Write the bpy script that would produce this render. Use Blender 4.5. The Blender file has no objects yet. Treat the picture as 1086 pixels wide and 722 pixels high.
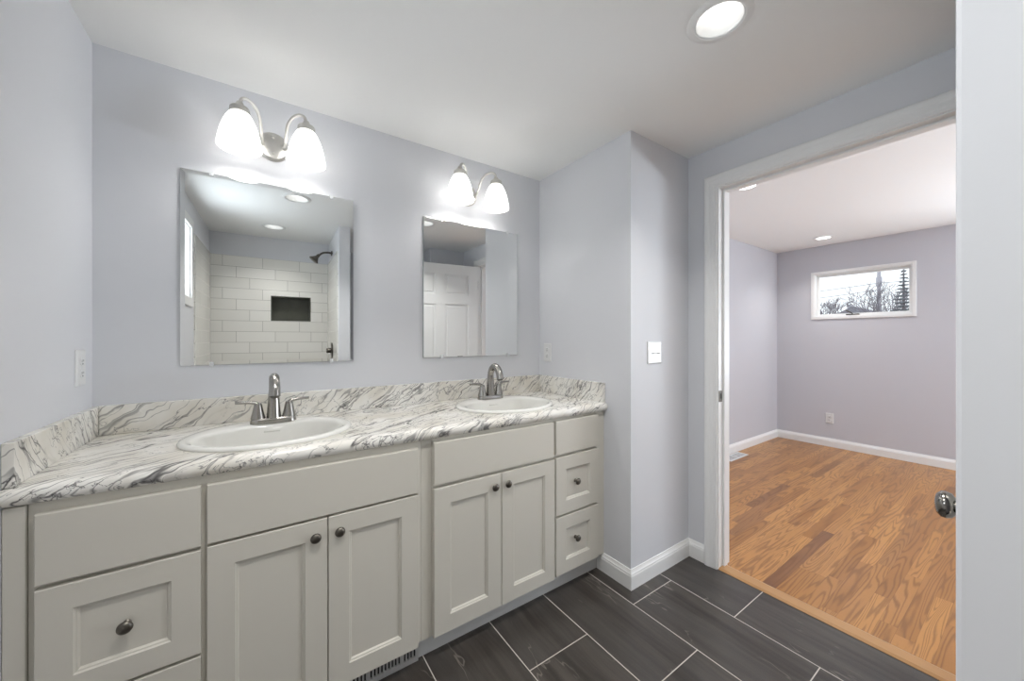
import bpy, bmesh, math, random
from math import sin, cos, pi, radians, tan, sqrt
from mathutils import Vector, Matrix

sc = bpy.context.scene
COL = sc.collection
random.seed(7)

# ------------------------------------------------------------------ camera, view, world, big lights
EYE = 1.235                      # camera height above the floor
cam_d = bpy.data.cameras.new('camera')
cam = bpy.data.objects.new('camera', cam_d)
COL.objects.link(cam)
cam.location = (0, 0, EYE)
cam.rotation_euler = (pi / 2, 0, -0.6029)
cam_d.sensor_width = 36.0
cam_d.lens = 391.55 / 1086 * 36.0
cam_d.shift_x = 0.000125
cam_d.shift_y = -0.0019
cam_d.clip_start = 0.02
cam_d.clip_end = 300
sc.camera = cam
sc.view_settings.view_transform = 'Standard'
sc.view_settings.look = 'None'
sc.view_settings.gamma = 1
sc.view_settings.exposure = 0.35
sc.view_settings.use_curve_mapping = False

world = bpy.data.worlds.new('overcast_sky')
sc.world = world
world.use_nodes = True
bgn = world.node_tree.nodes['Background']
bgn.inputs['Color'].default_value = (0.90, 0.95, 1.0, 1)
bgn.inputs['Strength'].default_value = 1.2

E_BULB, E_DOWN, E_SHOWER, E_DOWN_BED, E_WIN, E_ADDED_WIN = 1.22, 4.5, 2.1, 2.7, 7.5, 200.0
SHADE_GLOW = 0.5


def area_light(name, loc, rot, sx, sy, energy, color=(1, 1, 1), shape='RECTANGLE', parent=None):
    d = bpy.data.lights.new(name, 'AREA')
    d.shape = shape
    d.size = sx
    d.size_y = sy
    d.energy = energy
    d.color = color
    o = bpy.data.objects.new(name, d)
    COL.objects.link(o)
    o.location = loc
    o.rotation_euler = rot
    if parent:
        o.parent = parent
    return o


# ------------------------------------------------------------------ room dimensions (metres)
XL, XR, XD = -0.4744, 1.5178, 2.0312          # left wall, side of the chase, doorway wall
XD2 = 2.146                                    # bedroom face of the doorway wall
YV, YC = 1.8849, 1.169                         # vanity wall, front of the chase
HC, HB = 2.264, 2.310                          # ceilings: bathroom, bedroom
XF, YW, YS = 5.3935, 1.938, -2.6               # bedroom: far wall, left wall, right wall
XSH, YSE = 0.545, 0.05                         # shower end wall: inner face, free end
YB = -0.76                                     # shower back wall
DO0, DO1, DOH = 0.130, 0.9995, 2.040           # doorway opening
DAYL = (0.86, 0.93, 1.0)
area_light('window_daylight', (XL - 0.22, 0.42, 1.72), (0, -pi / 2 - 0.85, 0), 0.40, 0.5, E_WIN, DAYL)
area_light('added_bedroom_daylight', (XF + 0.32, -1.55, 1.05), (0, pi / 2 + 1.2, 0), 0.9, 1.3, E_ADDED_WIN, DAYL)  # daylight lamp aimed upward outside the added, unseen bedroom window

# ------------------------------------------------------------------ material helpers


class NT:
    def __init__(self, name):
        self.m = bpy.data.materials.new(name)
        self.m.use_nodes = True
        self.t = self.m.node_tree
        self.b = self.t.nodes['Principled BSDF']
        self.out = self.t.nodes['Material Output']

    def put(self, sock, v):
        if hasattr(v, 'links'):
            self.t.links.new(v, sock)
        elif isinstance(v, (tuple, list)) and len(v) == 3 and sock.type == 'RGBA':
            sock.default_value = (*v, 1)
        else:
            sock.default_value = v

    def node(self, kind, ins=None, **props):
        n = self.t.nodes.new(kind)
        for k, v in props.items():
            setattr(n, k, v)
        for k, v in (ins or {}).items():
            self.put(n.inputs[k], v)
        return n

    def math(self, op, a, b=0.0, c=0.0, clamp=False):
        n = self.node('ShaderNodeMath', operation=op, use_clamp=clamp)
        for i, v in enumerate((a, b, c)):
            self.put(n.inputs[i], v)
        return n.outputs[0]

    def pos(self):
        return self.node('ShaderNodeNewGeometry').outputs['Position']

    def sep(self, v):
        n = self.node('ShaderNodeSeparateXYZ', {0: v})
        return n.outputs[0], n.outputs[1], n.outputs[2]

    def comb(self, x, y, z):
        return self.node('ShaderNodeCombineXYZ', {0: x, 1: y, 2: z}).outputs[0]

    def dot(self, v, w):
        n = self.node('ShaderNodeVectorMath', {0: v, 1: w}, operation='DOT_PRODUCT')
        return n.outputs['Value']

    def noise(self, v, scale=1.0, detail=2.0, rough=0.5, dist=0.0):
        n = self.node('ShaderNodeTexNoise', {'Vector': v, 'Scale': scale, 'Detail': detail, 'Roughness': rough, 'Distortion': dist})
        return n.outputs['Fac'] if 'Fac' in n.outputs else n.outputs[0]

    def white(self, v):
        n = self.node('ShaderNodeTexWhiteNoise', {'Vector': v}, noise_dimensions='3D')
        return n.outputs['Value']

    def ramp(self, f, lo, hi, a=0.0, b=1.0):
        n = self.node('ShaderNodeMapRange', {0: f, 1: lo, 2: hi, 3: a, 4: b}, clamp=True)
        n.interpolation_type = 'SMOOTHSTEP'
        return n.outputs[0]

    def mix(self, f, a, b):
        n = self.node('ShaderNodeMix', data_type='RGBA')
        self.put(n.inputs[0], f)
        self.put(n.inputs[6], a)
        self.put(n.inputs[7], b)
        return n.outputs[2]

    def bump(self, h, strength, dist=0.001):
        n = self.node('ShaderNodeBump', {'Height': h, 'Strength': strength, 'Distance': dist})
        self.t.links.new(n.outputs[0], self.b.inputs['Normal'])

    def set(self, **kw):
        names = {'color': 'Base Color', 'rough': 'Roughness', 'metal': 'Metallic', 'spec': 'Specular IOR Level',
                 'coat': 'Coat Weight', 'emit': 'Emission Color', 'estr': 'Emission Strength', 'aniso': 'Anisotropic'}
        for k, v in kw.items():
            self.put(self.b.inputs[names[k]], v)
        return self


def srgb(r, g, b):
    f = lambda c: c / 255 / 12.92 if c <= 10 else ((c / 255 + 0.055) / 1.055) ** 2.4
    return (f(r), f(g), f(b))


def plain(name, color, rough=0.5, metal=0.0, spec=0.5, nscale=0, nstr=0.0, tint=0.0):
    m = NT(name)
    m.set(color=color, rough=rough, metal=metal, spec=spec)
    if nscale:
        f = m.noise(m.pos(), nscale, 3, 0.6)
        if nstr:
            m.bump(f, nstr, 0.0006)
        if tint:
            m.set(color=m.mix(f, tuple(c * (1 - tint) for c in color), tuple(min(1, c * (1 + tint)) for c in color)))
    return m.m


WALL = plain('wall_paint', srgb(222, 223, 227), 0.55, 0, 0.3, 320, 0.10)
WALLB = plain('bedroom_wall_paint', srgb(207, 207, 213), 0.6, 0, 0.3, 320, 0.10)
CEIL = plain('ceiling_paint', srgb(249, 249, 248), 0.8, 0, 0.2, 90, 0.12)
TRIM = plain('white_trim_paint', srgb(242, 242, 241), 0.35, 0, 0.5, 60, 0.02)
CAB = plain('cabinet_paint', srgb(211, 207, 197), 0.42, 0, 0.45, 70, 0.02)
TOE = plain('toe_kick_laminate', srgb(204, 204, 203), 0.45, 0, 0.4, 60, 0.02)
PORC = plain('porcelain', srgb(234, 233, 228), 0.08, 0, 0.55, 8, 0.0, 0.004)
PLATE = plain('white_plastic', srgb(230, 230, 230), 0.3, 0, 0.5, 40, 0.01)
CLIP = plain('clear_plastic_clip', srgb(222, 224, 226), 0.12, 0, 0.6, 40, 0.01)
DARK = plain('dark_slot', srgb(28, 28, 28), 0.6, 0, 0.3, 40, 0.01)
NICKEL = plain('brushed_nickel', srgb(168, 165, 160), 0.22, 1.0, 0.5, 400, 0.02)
NICKELB = plain('brushed_nickel_light_fixture', srgb(200, 198, 194), 0.36, 1.0, 0.5, 400, 0.02)
PEWTER = plain('aged_pewter', srgb(112, 108, 101), 0.3, 1.0, 0.5, 120, 0.05, 0.1)
BRONZE = plain('dark_nickel_shower', srgb(96, 92, 86), 0.28, 1.0, 0.5, 120, 0.02)
DOORKNOB = plain('satin_nickel_knob', srgb(150, 147, 142), 0.16, 1.0, 0.5, 200, 0.01)
MIRR = plain('mirror_silver', (0.90, 0.915, 0.91), 0.0, 1.0, 0.5)
MIRREDGE = plain('mirror_glass_edge', srgb(158, 170, 167), 0.15, 0.0, 0.6, 40, 0.01)
REG = plain('register_enamel', srgb(226, 226, 226), 0.4, 0, 0.5, 60, 0.01)
REGG = plain('toe_register_metal', srgb(192, 191, 190), 0.4, 0.2, 0.5, 60, 0.01)
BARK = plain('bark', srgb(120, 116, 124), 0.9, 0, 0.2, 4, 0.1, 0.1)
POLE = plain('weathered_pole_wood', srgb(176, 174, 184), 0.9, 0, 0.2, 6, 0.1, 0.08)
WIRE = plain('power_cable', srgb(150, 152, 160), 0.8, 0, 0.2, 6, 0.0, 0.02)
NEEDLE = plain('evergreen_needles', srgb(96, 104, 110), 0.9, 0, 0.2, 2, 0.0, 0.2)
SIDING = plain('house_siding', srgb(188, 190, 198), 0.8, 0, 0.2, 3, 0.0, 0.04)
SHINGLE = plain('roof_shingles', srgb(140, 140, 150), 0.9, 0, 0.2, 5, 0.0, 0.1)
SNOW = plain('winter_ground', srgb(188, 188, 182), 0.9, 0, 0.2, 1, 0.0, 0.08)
NICHE = plain('dark_niche_tile', srgb(88, 88, 79), 0.4, 0, 0.4, 12, 0.04, 0.25)


def glow_mat(name, color, strength):
    m = NT(name)
    m.set(color=(0.9, 0.9, 0.88), rough=0.4, emit=color, estr=strength)
    return m.m


LENS = glow_mat('downlight_lens', (1.0, 0.985, 0.95), 1.5)
LENSB = glow_mat('bedroom_downlight_lens', (1.0, 0.985, 0.95), 3.0)


def shade_glass():
    m = NT('frosted_lamp_glass')
    d = m.node('ShaderNodeBsdfDiffuse', {'Color': (0.93, 0.93, 0.93)})
    t = m.node('ShaderNodeBsdfTranslucent', {'Color': (0.95, 0.95, 0.94)})
    g = m.node('ShaderNodeBsdfGlossy', {'Color': (1.0, 1.0, 1.0), 'Roughness': 0.15})
    e = m.node('ShaderNodeEmission', {'Color': (1.0, 0.99, 0.97), 'Strength': SHADE_GLOW})
    f = m.noise(m.pos(), 60, 2)
    mx = m.node('ShaderNodeMixShader', {0: m.ramp(f, 0.2, 0.8, 0.48, 0.56), 1: d.outputs[0], 2: t.outputs[0]})
    m2 = m.node('ShaderNodeMixShader', {0: 0.05, 1: mx.outputs[0], 2: g.outputs[0]})
    ad = m.node('ShaderNodeAddShader', {0: m2.outputs[0], 1: e.outputs[0]})
    m.t.links.new(ad.outputs[0], m.out.inputs[0])
    return m.m


SHADE = shade_glass()


def pane_glass():
    m = NT('window_glass')
    t = m.node('ShaderNodeBsdfTransparent', {'Color': (0.97, 0.98, 0.98)})
    g = m.node('ShaderNodeBsdfGlossy', {'Color': (1.0, 1.0, 1.0), 'Roughness': 0.0})
    mx = m.node('ShaderNodeMixShader', {0: 0.06, 1: t.outputs[0], 2: g.outputs[0]})
    m.t.links.new(mx.outputs[0], m.out.inputs[0])
    return m.m


PANE = pane_glass()


def marble():
    m = NT('marble_laminate')
    p = m.pos()
    wob = m.noise(p, 3.0, 4, 0.6)
    wob2 = m.noise(p, 11.0, 3, 0.6)
    u = m.dot(p, (-0.44, 0.70, 0.56))
    v = m.dot(p, (0.80, 0.60, 0.0))
    w = m.dot(p, (0.34, -0.45, 0.83))
    u = m.math('ADD', u, m.math('MULTIPLY', m.math('SUBTRACT', wob, 0.5), 0.10))
    u = m.math('ADD', u, m.math('MULTIPLY', m.math('SUBTRACT', wob2, 0.5), 0.022))

    def layer(fu, fv, off, thin, detail=2.0):
        q = m.comb(m.math('MULTIPLY_ADD', u, fu, off), m.math('MULTIPLY', v, fv), m.math('MULTIPLY', w, fv))
        n = m.noise(q, 1.0, detail, 0.55, 0.3)
        d = m.math('ABSOLUTE', m.math('SUBTRACT', n, 0.5))
        return m.ramp(d, 0.0, thin, 1.0, 0.0)
    mask1 = m.ramp(m.noise(m.comb(m.math('MULTIPLY', u, 7), m.math('MULTIPLY', v, 3.2), m.math('MULTIPLY', w, 3.2)), 1.0, 2, 0.5), 0.36, 0.54)
    mask2 = m.ramp(m.noise(p, 7.0, 2, 0.5), 0.33, 0.50)
    crack = m.ramp(m.math('ABSOLUTE', m.math('SUBTRACT', m.noise(m.comb(m.math('MULTIPLY', u, 11), m.math('MULTIPLY', v, 5), m.math('MULTIPLY', w, 5)), 1.0, 5, 0.62, 0.2), 0.5)), 0.0, 0.0075, 1.0, 0.0)
    crack = m.math('MULTIPLY', crack, m.ramp(m.noise(p, 4.0, 2), 0.36, 0.52))
    bold = m.math('MULTIPLY', layer(9, 1.6, 3.1, 0.012), m.ramp(m.noise(p, 5.0, 2), 0.36, 0.52))
    fine = m.math('MULTIPLY', layer(36, 2.4, 11.7, 0.034), mask1)
    hair = m.math('MULTIPLY', layer(19, 3.4, 23.3, 0.013, 4.0), mask2)
    cl = m.math('MULTIPLY', m.ramp(m.noise(m.comb(m.math('MULTIPLY', u, 26), m.math('MULTIPLY', v, 4), m.math('MULTIPLY', w, 4)), 1.0, 3, 0.6), 0.56, 0.72), mask1)
    base = m.mix(m.ramp(m.noise(p, 4.5, 3, 0.6), 0.35, 0.7), srgb(244, 242, 237), srgb(226, 221, 210))
    base = m.mix(m.math('MULTIPLY', cl, 0.30), base, srgb(150, 144, 134))
    base = m.mix(m.math('MULTIPLY', fine, 0.70), base, srgb(104, 102, 100))
    base = m.mix(m.math('MULTIPLY', hair, 0.75), base, srgb(88, 86, 86))
    base = m.mix(m.math('MULTIPLY', bold, 0.85), base, srgb(66, 64, 66))
    base = m.mix(m.math('MULTIPLY', crack, 0.85), base, srgb(72, 70, 72))
    m.set(color=base, rough=0.24, spec=0.5)
    return m.m


MARBLE = marble()


def slate_tile():
    m = NT('slate_floor_tile')
    x, y, z = m.sep(m.pos())
    W, L = 0.3025, 0.607
    s = m.math('DIVIDE', m.math('SUBTRACT', x, 0.530), W)
    i = m.math('FLOOR', s)
    fx = m.math('MULTIPLY', m.math('SUBTRACT', s, i), W)
    par = m.math('FLOORED_MODULO', i, 2.0)
    t = m.math('DIVIDE', m.math('SUBTRACT', y, m.math('MULTIPLY_ADD', par, 0.3035, 0.486 - 0.0)), L)
    # strip index 3 (x 1.4375..1.74) carries joints at y = .486 / 1.093, its neighbours at .786
    t = m.math('ADD', t, 0.5)
    j = m.math('FLOOR', t)
    fy = m.math('MULTIPLY', m.math('SUBTRACT', t, j), L)
    dx = m.math('MINIMUM', fx, m.math('SUBTRACT', W, fx))
    dy = m.math('MINIMUM', fy, m.math('SUBTRACT', L, fy))
    d = m.math('MINIMUM', dx, dy)
    grout = m.ramp(d, 0.0012, 0.0024, 1.0, 0.0)
    rnd = m.white(m.comb(i, j, 3.0))
    off = m.math('MULTIPLY', rnd, 37.0)
    wav = m.math('MULTIPLY', m.noise(m.comb(x, m.math('MULTIPLY', y, 0.6), off), 2.2, 2), 0.10)
    xs = m.math('ADD', x, wav)
    st = m.noise(m.comb(m.math('MULTIPLY', xs, 26), m.math('MULTIPLY', y, 1.6), off), 1.0, 5, 0.6)
    big = m.noise(m.comb(m.math('MULTIPLY', xs, 7), m.math('MULTIPLY', y, 0.8), off), 1.0, 3, 0.5)
    vein = m.ramp(m.math('ABSOLUTE', m.math('SUBTRACT', m.noise(m.comb(m.math('MULTIPLY', xs, 5.5), m.math('MULTIPLY', y, 1.4), m.math('ADD', off, 9.0)), 1.0, 4, 0.6), 0.5)), 0.0, 0.010, 1.0, 0.0)
    vein = m.math('MULTIPLY', vein, m.ramp(m.noise(m.comb(x, y, off), 5.0, 2), 0.5, 0.65))
    grain = m.noise(m.pos(), 420, 2, 0.6)
    c = m.mix(m.ramp(st, 0.30, 0.75), srgb(47, 42, 39), srgb(82, 76, 71))
    c = m.mix(m.math('MULTIPLY', m.ramp(big, 0.35, 0.7), 0.5), c, srgb(74, 71, 69))
    c = m.mix(m.math('MULTIPLY', m.ramp(grain, 0.55, 0.75), 0.22), c, srgb(140, 132, 124))
    c = m.mix(m.math('MULTIPLY', vein, 0.5), c, srgb(150, 142, 134))
    c = m.mix(grout, c, srgb(205, 199, 192))
    m.set(color=c, rough=m.ramp(grout, 0, 1, 0.31, 0.8), spec=0.6)
    m.bump(m.math('ADD', m.math('MULTIPLY', grout, -1.0), m.math('MULTIPLY', grain, 0.08)), 0.5, 0.0012)
    return m.m


SLATE = slate_tile()


def subway_tile():
    m = NT('white_subway_tile')
    x, y, z = m.sep(m.pos())
    H, L = 0.106, 0.322
    a = m.math('ADD', x, y)          # runs round the corner of the alcove
    r = m.math('DIVIDE', m.math('SUBTRACT', 2.046, z), H)
    row = m.math('FLOOR', r)
    fz = m.math('MULTIPLY', m.math('SUBTRACT', r, row), H)
    s = m.math('DIVIDE', m.math('SUBTRACT', m.math('ADD', a, 0.366 + 0.76), m.math('MULTIPLY', row, 0.1073)), L)
    k = m.math('FLOOR', s)
    fs = m.math('MULTIPLY', m.math('SUBTRACT', s, k), L)
    d = m.math('MINIMUM', m.math('MINIMUM', fz, m.math('SUBTRACT', H, fz)), m.math('MINIMUM', fs, m.math('SUBTRACT', L, fs)))
    g = m.ramp(d, 0.0010, 0.0022, 1.0, 0.0)
    rnd = m.white(m.comb(row, k, 1.0))
    c = m.mix(rnd, srgb(236, 234, 228), srgb(243, 241, 236))
    c = m.mix(g, c, srgb(168, 166, 160))
    m.set(color=c, rough=m.ramp(g, 0, 1, 0.10, 0.7), spec=0.5)
    m.bump(m.math('MULTIPLY', g, -1.0), 0.4, 0.001)
    return m.m


SUBWAY = subway_tile()


def oak(strip=False):
    m = NT('oak_threshold' if strip else 'oak_strip_floor')
    x, y, z = m.sep(m.pos())
    if strip:
        x, y = y, m.math('MULTIPLY', x, 0.8)
    W = 0.0572 if not strip else 10.0
    s = m.math('DIVIDE', m.math('ADD', y, 5.013), W)
    i = m.math('FLOOR', s)
    fy = m.math('MULTIPLY', m.math('SUBTRACT', s, i), W)
    r1 = m.white(m.comb(i, 2.0, 5.0))
    L = 0.78 if not strip else 50.0
    xj = m.math('DIVIDE', m.math('ADD', m.math('ADD', x, m.math('MULTIPLY', m.noise(m.comb(m.math('MULTIPLY', x, 1.0), m.math('MULTIPLY', i, 7.7), 0.0), 0.9, 0), 0.7)), m.math('MULTIPLY_ADD', r1, 3.1, 20.0)), L)
    j = m.math('FLOOR', xj)
    fx = m.math('MULTIPLY', m.math('SUBTRACT', xj, j), L)
    rnd = m.white(m.comb(i, j, 1.0))
    rnd2 = m.white(m.comb(i, j, 8.0))
    off = m.math('MULTIPLY', rnd, 61.0)
    # cathedral grain: rings of a warped field, stretched along the strip
    q = m.comb(m.math('MULTIPLY', x, 0.75), m.math('MULTIPLY', y, 9.5), off)
    f = m.noise(q, 1.0, 2.0, 0.45, 0.25)
    f = m.math('ADD', f, m.math('MULTIPLY', m.noise(m.comb(m.math('MULTIPLY', x, 7), m.math('MULTIPLY', y, 70), off), 1.0, 3), 0.030))
    ring = m.math('FRACT', m.math('MULTIPLY', f, m.math('MULTIPLY_ADD', rnd2, 14.0, 12.0)))
    line = m.ramp(m.math('ABSOLUTE', m.math('SUBTRACT', ring, 0.5)), 0.02, 0.30, 1.0, 0.0)
    pore = m.noise(m.comb(m.math('MULTIPLY', x, 26), m.math('MULTIPLY', y, 900), off), 1.0, 2, 0.6)
    tone = m.noise(m.comb(m.math('MULTIPLY', x, 2.0), m.math('MULTIPLY', y, 6.0), off), 1.0, 2, 0.5)
    c = m.mix(m.ramp(rnd2, 0.0, 1.0), srgb(160, 109, 57), srgb(194, 140, 80))
    c = m.mix(m.ramp(rnd, 0.80, 1.0), c, srgb(118, 78, 50))
    c = m.mix(m.math('MULTIPLY', m.ramp(tone, 0.35, 0.75), 0.30), c, srgb(184, 132, 84))
    c = m.mix(m.math('MULTIPLY', line, 0.56 if not strip else 0.15), c, srgb(112, 70, 38))
    c = m.mix(m.math('MULTIPLY', m.ramp(pore, 0.5, 0.8), 0.22), c, srgb(116, 74, 42))
    if strip:
        c = m.mix(0.65, c, srgb(192, 152, 108))
    if not strip:
        gap = m.math('MINIMUM', m.math('MINIMUM', fy, m.math('SUBTRACT', W, fy)), m.math('MINIMUM', fx, m.math('SUBTRACT', L, fx)))
        g = m.ramp(gap, 0.0, 0.0010, 1.0, 0.0)
        c = m.mix(m.math('MULTIPLY', g, 0.5), c, srgb(84, 50, 28))
    m.set(color=c, rough=0.30, spec=0.5)
    m.bump(line, 0.04, 0.0006)
    return m.m


OAK, OAKT = oak(), oak(True)

# ------------------------------------------------------------------ mesh helpers


class MB:
    """collects shapes into one mesh"""

    def __init__(self):
        self.bm = bmesh.new()

    def box(self, x0, x1, y0, y1, z0, z1, bev=0.0, seg=2, mat=None):
        r = bmesh.ops.create_cube(self.bm, size=1.0)
        vs = r['verts']
        for v in vs:
            v.co = Vector(((x0 + x1) / 2 + v.co.x * (x1 - x0), (y0 + y1) / 2 + v.co.y * (y1 - y0), (z0 + z1) / 2 + v.co.z * (z1 - z0)))
        if bev > 0:
            es = list({e for v in vs for e in v.link_edges})
            r = bmesh.ops.bevel(self.bm, geom=es, offset=bev, segments=seg, profile=0.5, affect='EDGES')
        return self

    def lathe(self, prof, M=None, n=32, sx=1.0, sy=1.0):
        """prof: (r, z) pairs, revolved about local z; r = 0 closes an end"""
        M = M or Matrix()
        rings = []
        for r, z in prof:
            if r <= 1e-6:
                rings.append([self.bm.verts.new(M @ Vector((0, 0, z)))])
            else:
                rings.append([self.bm.verts.new(M @ Vector((sx * r * cos(2 * pi * k / n), sy * r * sin(2 * pi * k / n), z))) for k in range(n)])
        self.rings(rings)
        return self

    def rings(self, rings, closed=True):
        for a, b in zip(rings, rings[1:]):
            n = max(len(a), len(b))
            m = n if closed else n - 1
            for k in range(m):
                k2 = (k + 1) % n
                try:
                    if len(a) == 1 and len(b) == 1:
                        continue
                    if len(a) == 1:
                        self.bm.faces.new((a[0], b[k2], b[k]))
                    elif len(b) == 1:
                        self.bm.faces.new((a[k], a[k2], b[0]))
                    else:
                        self.bm.faces.new((a[k], a[k2], b[k2], b[k]))
                except ValueError:
                    pass

    def tube(self, pts, rad, n=12, cap=True, flat=1.0, up=None):
        pts = [Vector(p) for p in pts]
        if not hasattr(rad, '__len__'):
            rad = [rad] * len(pts)
        t0 = (pts[1] - pts[0]).normalized()
        u = Vector(up) if up else (Vector((0, 0, 1)) if abs(t0.z) < 0.9 else Vector((1, 0, 0)))
        u = (u - t0 * u.dot(t0)).normalized()
        rings = []
        for k, p in enumerate(pts):
            if k == 0:
                t = t0
            elif k == len(pts) - 1:
                t = (pts[k] - pts[k - 1]).normalized()
            else:
                t = ((pts[k + 1] - pts[k]).normalized() + (pts[k] - pts[k - 1]).normalized()).normalized()
            u = (u - t * u.dot(t)).normalized()
            w = t.cross(u)
            r = rad[k]
            rings.append([self.bm.verts.new(p + u * (r * flat * cos(2 * pi * i / n)) + w * (r * sin(2 * pi * i / n))) for i in range(n)])
        self.rings(rings)
        if cap:
            for q in (rings[0][::-1], rings[-1]):
                try:
                    self.bm.faces.new(q)
                except ValueError:
                    pass
        return self

    def sweep(self, prof, path, N, closed=False):
        """profile (lateral, along N), mitred along a polyline that lies in the plane across N; closed profile"""
        N = Vector(N)
        path = [Vector(p) for p in path]
        rings = []
        for k, p in enumerate(path):
            ds = []
            if k > 0:
                ds.append((p - path[k - 1]).normalized())
            if k < len(path) - 1:
                ds.append((path[k + 1] - p).normalized())
            lats = [N.cross(d).normalized() for d in ds]
            if len(lats) == 2:
                l = lats[0] + lats[1]
                l = l * (2.0 / l.length_squared)
            else:
                l = lats[0]
            rings.append([self.bm.verts.new(p + l * a + N * b) for a, b in prof])
        self.rings(rings)
        for q in (rings[0][::-1], rings[-1]):
            try:
                self.bm.faces.new(q)
            except ValueError:
                pass
        return self

    def recessed_front(self, x0, x1, z0, z1, yf, th, steps, out=0.0015):
        """panel whose front looks towards -y: outer rect at yf, then (inset, depth) steps inwards, th thick"""
        def rect(i, d):
            return [self.bm.verts.new((x, yf + d, z)) for x, z in ((x0 + i, z0 + i), (x1 - i, z0 + i), (x1 - i, z1 - i), (x0 + i, z1 - i))]
        rs = [rect(0, th), rect(0, out), rect(out, 0)] + [rect(i, d) for i, d in steps]
        self.rings(rs)
        self.bm.faces.new(rs[0][::-1])
        self.bm.faces.new(rs[-1])
        return self

    def build(self, name, mat, parent=None, smooth=False, angle=None):
        bmesh.ops.recalc_face_normals(self.bm, faces=self.bm.faces[:])
        me = bpy.data.meshes.new(name)
        self.bm.to_mesh(me)
        self.bm.free()
        for mm in (mat if isinstance(mat, (list, tuple)) else [mat]):
            me.materials.append(mm)
        if smooth:
            for p in me.polygons:
                p.use_smooth = True
            if angle:
                me.set_sharp_from_angle(angle=radians(angle))
        o = bpy.data.objects.new(name, me)
        COL.objects.link(o)
        if parent is not None:
            o.parent = parent
        return o


def tag(o, label=None, cat=None, group=None, kind=None):
    if label:
        o['label'] = label
    if cat:
        o['category'] = cat
    if group:
        o['group'] = group
    if kind:
        o['kind'] = kind
    return o


def empty(name, loc, label, cat, group=None, rz=0.0):
    o = bpy.data.objects.new(name, None)
    COL.objects.link(o)
    o.location = loc
    o.rotation_euler = (0, 0, rz)
    o.empty_display_size = 0.1
    return tag(o, label, cat, group)


def copy_tree(o, parent=None):
    c = o.copy()
    COL.objects.link(c)
    if parent is not None:
        c.parent = parent
    for ch in list(o.children):
        copy_tree(ch, c)
    return c


def struct(o, label, cat):
    return tag(o, label, cat, None, 'structure')


def cut(o, cutters):
    """boolean-cut meshes out of o, applied at once"""
    for cmb in cutters:
        c = cmb.build('cutter', TRIM)
        md = o.modifiers.new('cut', 'BOOLEAN')
        md.operation = 'DIFFERENCE'
        md.object = c
        md.solver = 'EXACT'
        bpy.context.view_layer.update()
        dg = bpy.context.evaluated_depsgraph_get()
        me = bpy.data.meshes.new_from_object(o.evaluated_get(dg))
        o.modifiers.clear()
        old = o.data
        o.data = me
        me.name = o.name
        bpy.data.meshes.remove(old)
        bpy.data.objects.remove(c)
    return o


def spline(pts, n=6):
    P = [Vector(p) for p in pts]
    P = [P[0] * 2 - P[1]] + P + [P[-1] * 2 - P[-2]]
    out = []
    for k in range(1, len(P) - 2):
        a, b, c, d = P[k - 1:k + 3]
        for i in range(n):
            t = i / n
            out.append(0.5 * ((2 * b) + (c - a) * t + (2 * a - 5 * b + 4 * c - d) * t * t + (3 * b - a - 3 * c + d) * t ** 3))
    out.append(P[-2])
    return out


def local(o, x, y, z):
    return (x, y, z)


T = Matrix.Translation
RX90 = Matrix.Rotation(pi / 2, 4, 'X')            # local z -> -y
RXm90 = Matrix.Rotation(-pi / 2, 4, 'X')          # local z -> +y
RY90 = Matrix.Rotation(pi / 2, 4, 'Y')            # local z -> +x
RYm90 = Matrix.Rotation(-pi / 2, 4, 'Y')          # local z -> -x

# ------------------------------------------------------------------ the room shell
TH = 0.12
struct(MB().box(XL - TH, XD, -1.2, YV + TH, -0.08, 0.0).build('floor', SLATE), 'dark slate-look plank tile floor with pale grout lines', 'floor')
struct(MB().box(XD, XF + TH, YS - TH, YW + TH, -0.08, 0.0).build('floor_bedroom', OAK), 'oak strip floor of the bedroom beyond the doorway', 'floor')
ceil = MB().box(XL - TH, XD, -1.2, YV + TH, HC, HC + 0.12).build('ceiling', CEIL)
DL = [(1.228, 0.602), (0.190, 0.612), (0.045, -0.30)]
cut(ceil, [MB().lathe([(0, -0.1), (0.072, -0.1), (0.066, 0.05), (0, 0.05)], T((x, y, HC)), 40) for x, y in DL])
struct(ceil, 'white flat bathroom ceiling', 'ceiling')
struct(MB().box(XD, XF + TH, YS - TH, YW + TH, HB, HB + 0.12).build('ceiling_bedroom', CEIL), 'white bedroom ceiling seen through the doorway', 'ceiling')
struct(MB().box(XL - TH, XR, YV, YV + TH, 0, HC).build('wall_vanity', WALL), 'pale lavender-grey wall behind the mirrors', 'wall')
struct(MB().box(XR, XD, YC, YV + TH, 0, HC).build('wall_chase', WALL), 'pale grey boxed-out wall at the right end of the vanity', 'wall')
# left wall with its window opening
W2 = (0.16, 0.70, 1.53, 2.06)        # y0, y1, z0, z1
w = MB().box(XL - TH, XL, -1.2, W2[0], 0, HC).box(XL - TH, XL, W2[1], YV, 0, HC)
w.box(XL - TH, XL, W2[0], W2[1], 0, W2[2]).box(XL - TH, XL, W2[0], W2[1], W2[3], HC)
struct(w.build('wall_left', WALL), 'pale grey wall at the left end of the vanity', 'wall')
# doorway wall
w = MB().box(XD, XD2, YS - TH, DO0 - 0.02, 0, HB).box(XD, XD2, DO1 + 0.02, YW + TH, 0, HB).box(XD, XD2, DO0 - 0.02, DO1 + 0.02, DOH + 0.02, HB)
struct(w.build('wall_doorway', WALL), 'pale grey wall around the bedroom doorway', 'wall')
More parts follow.
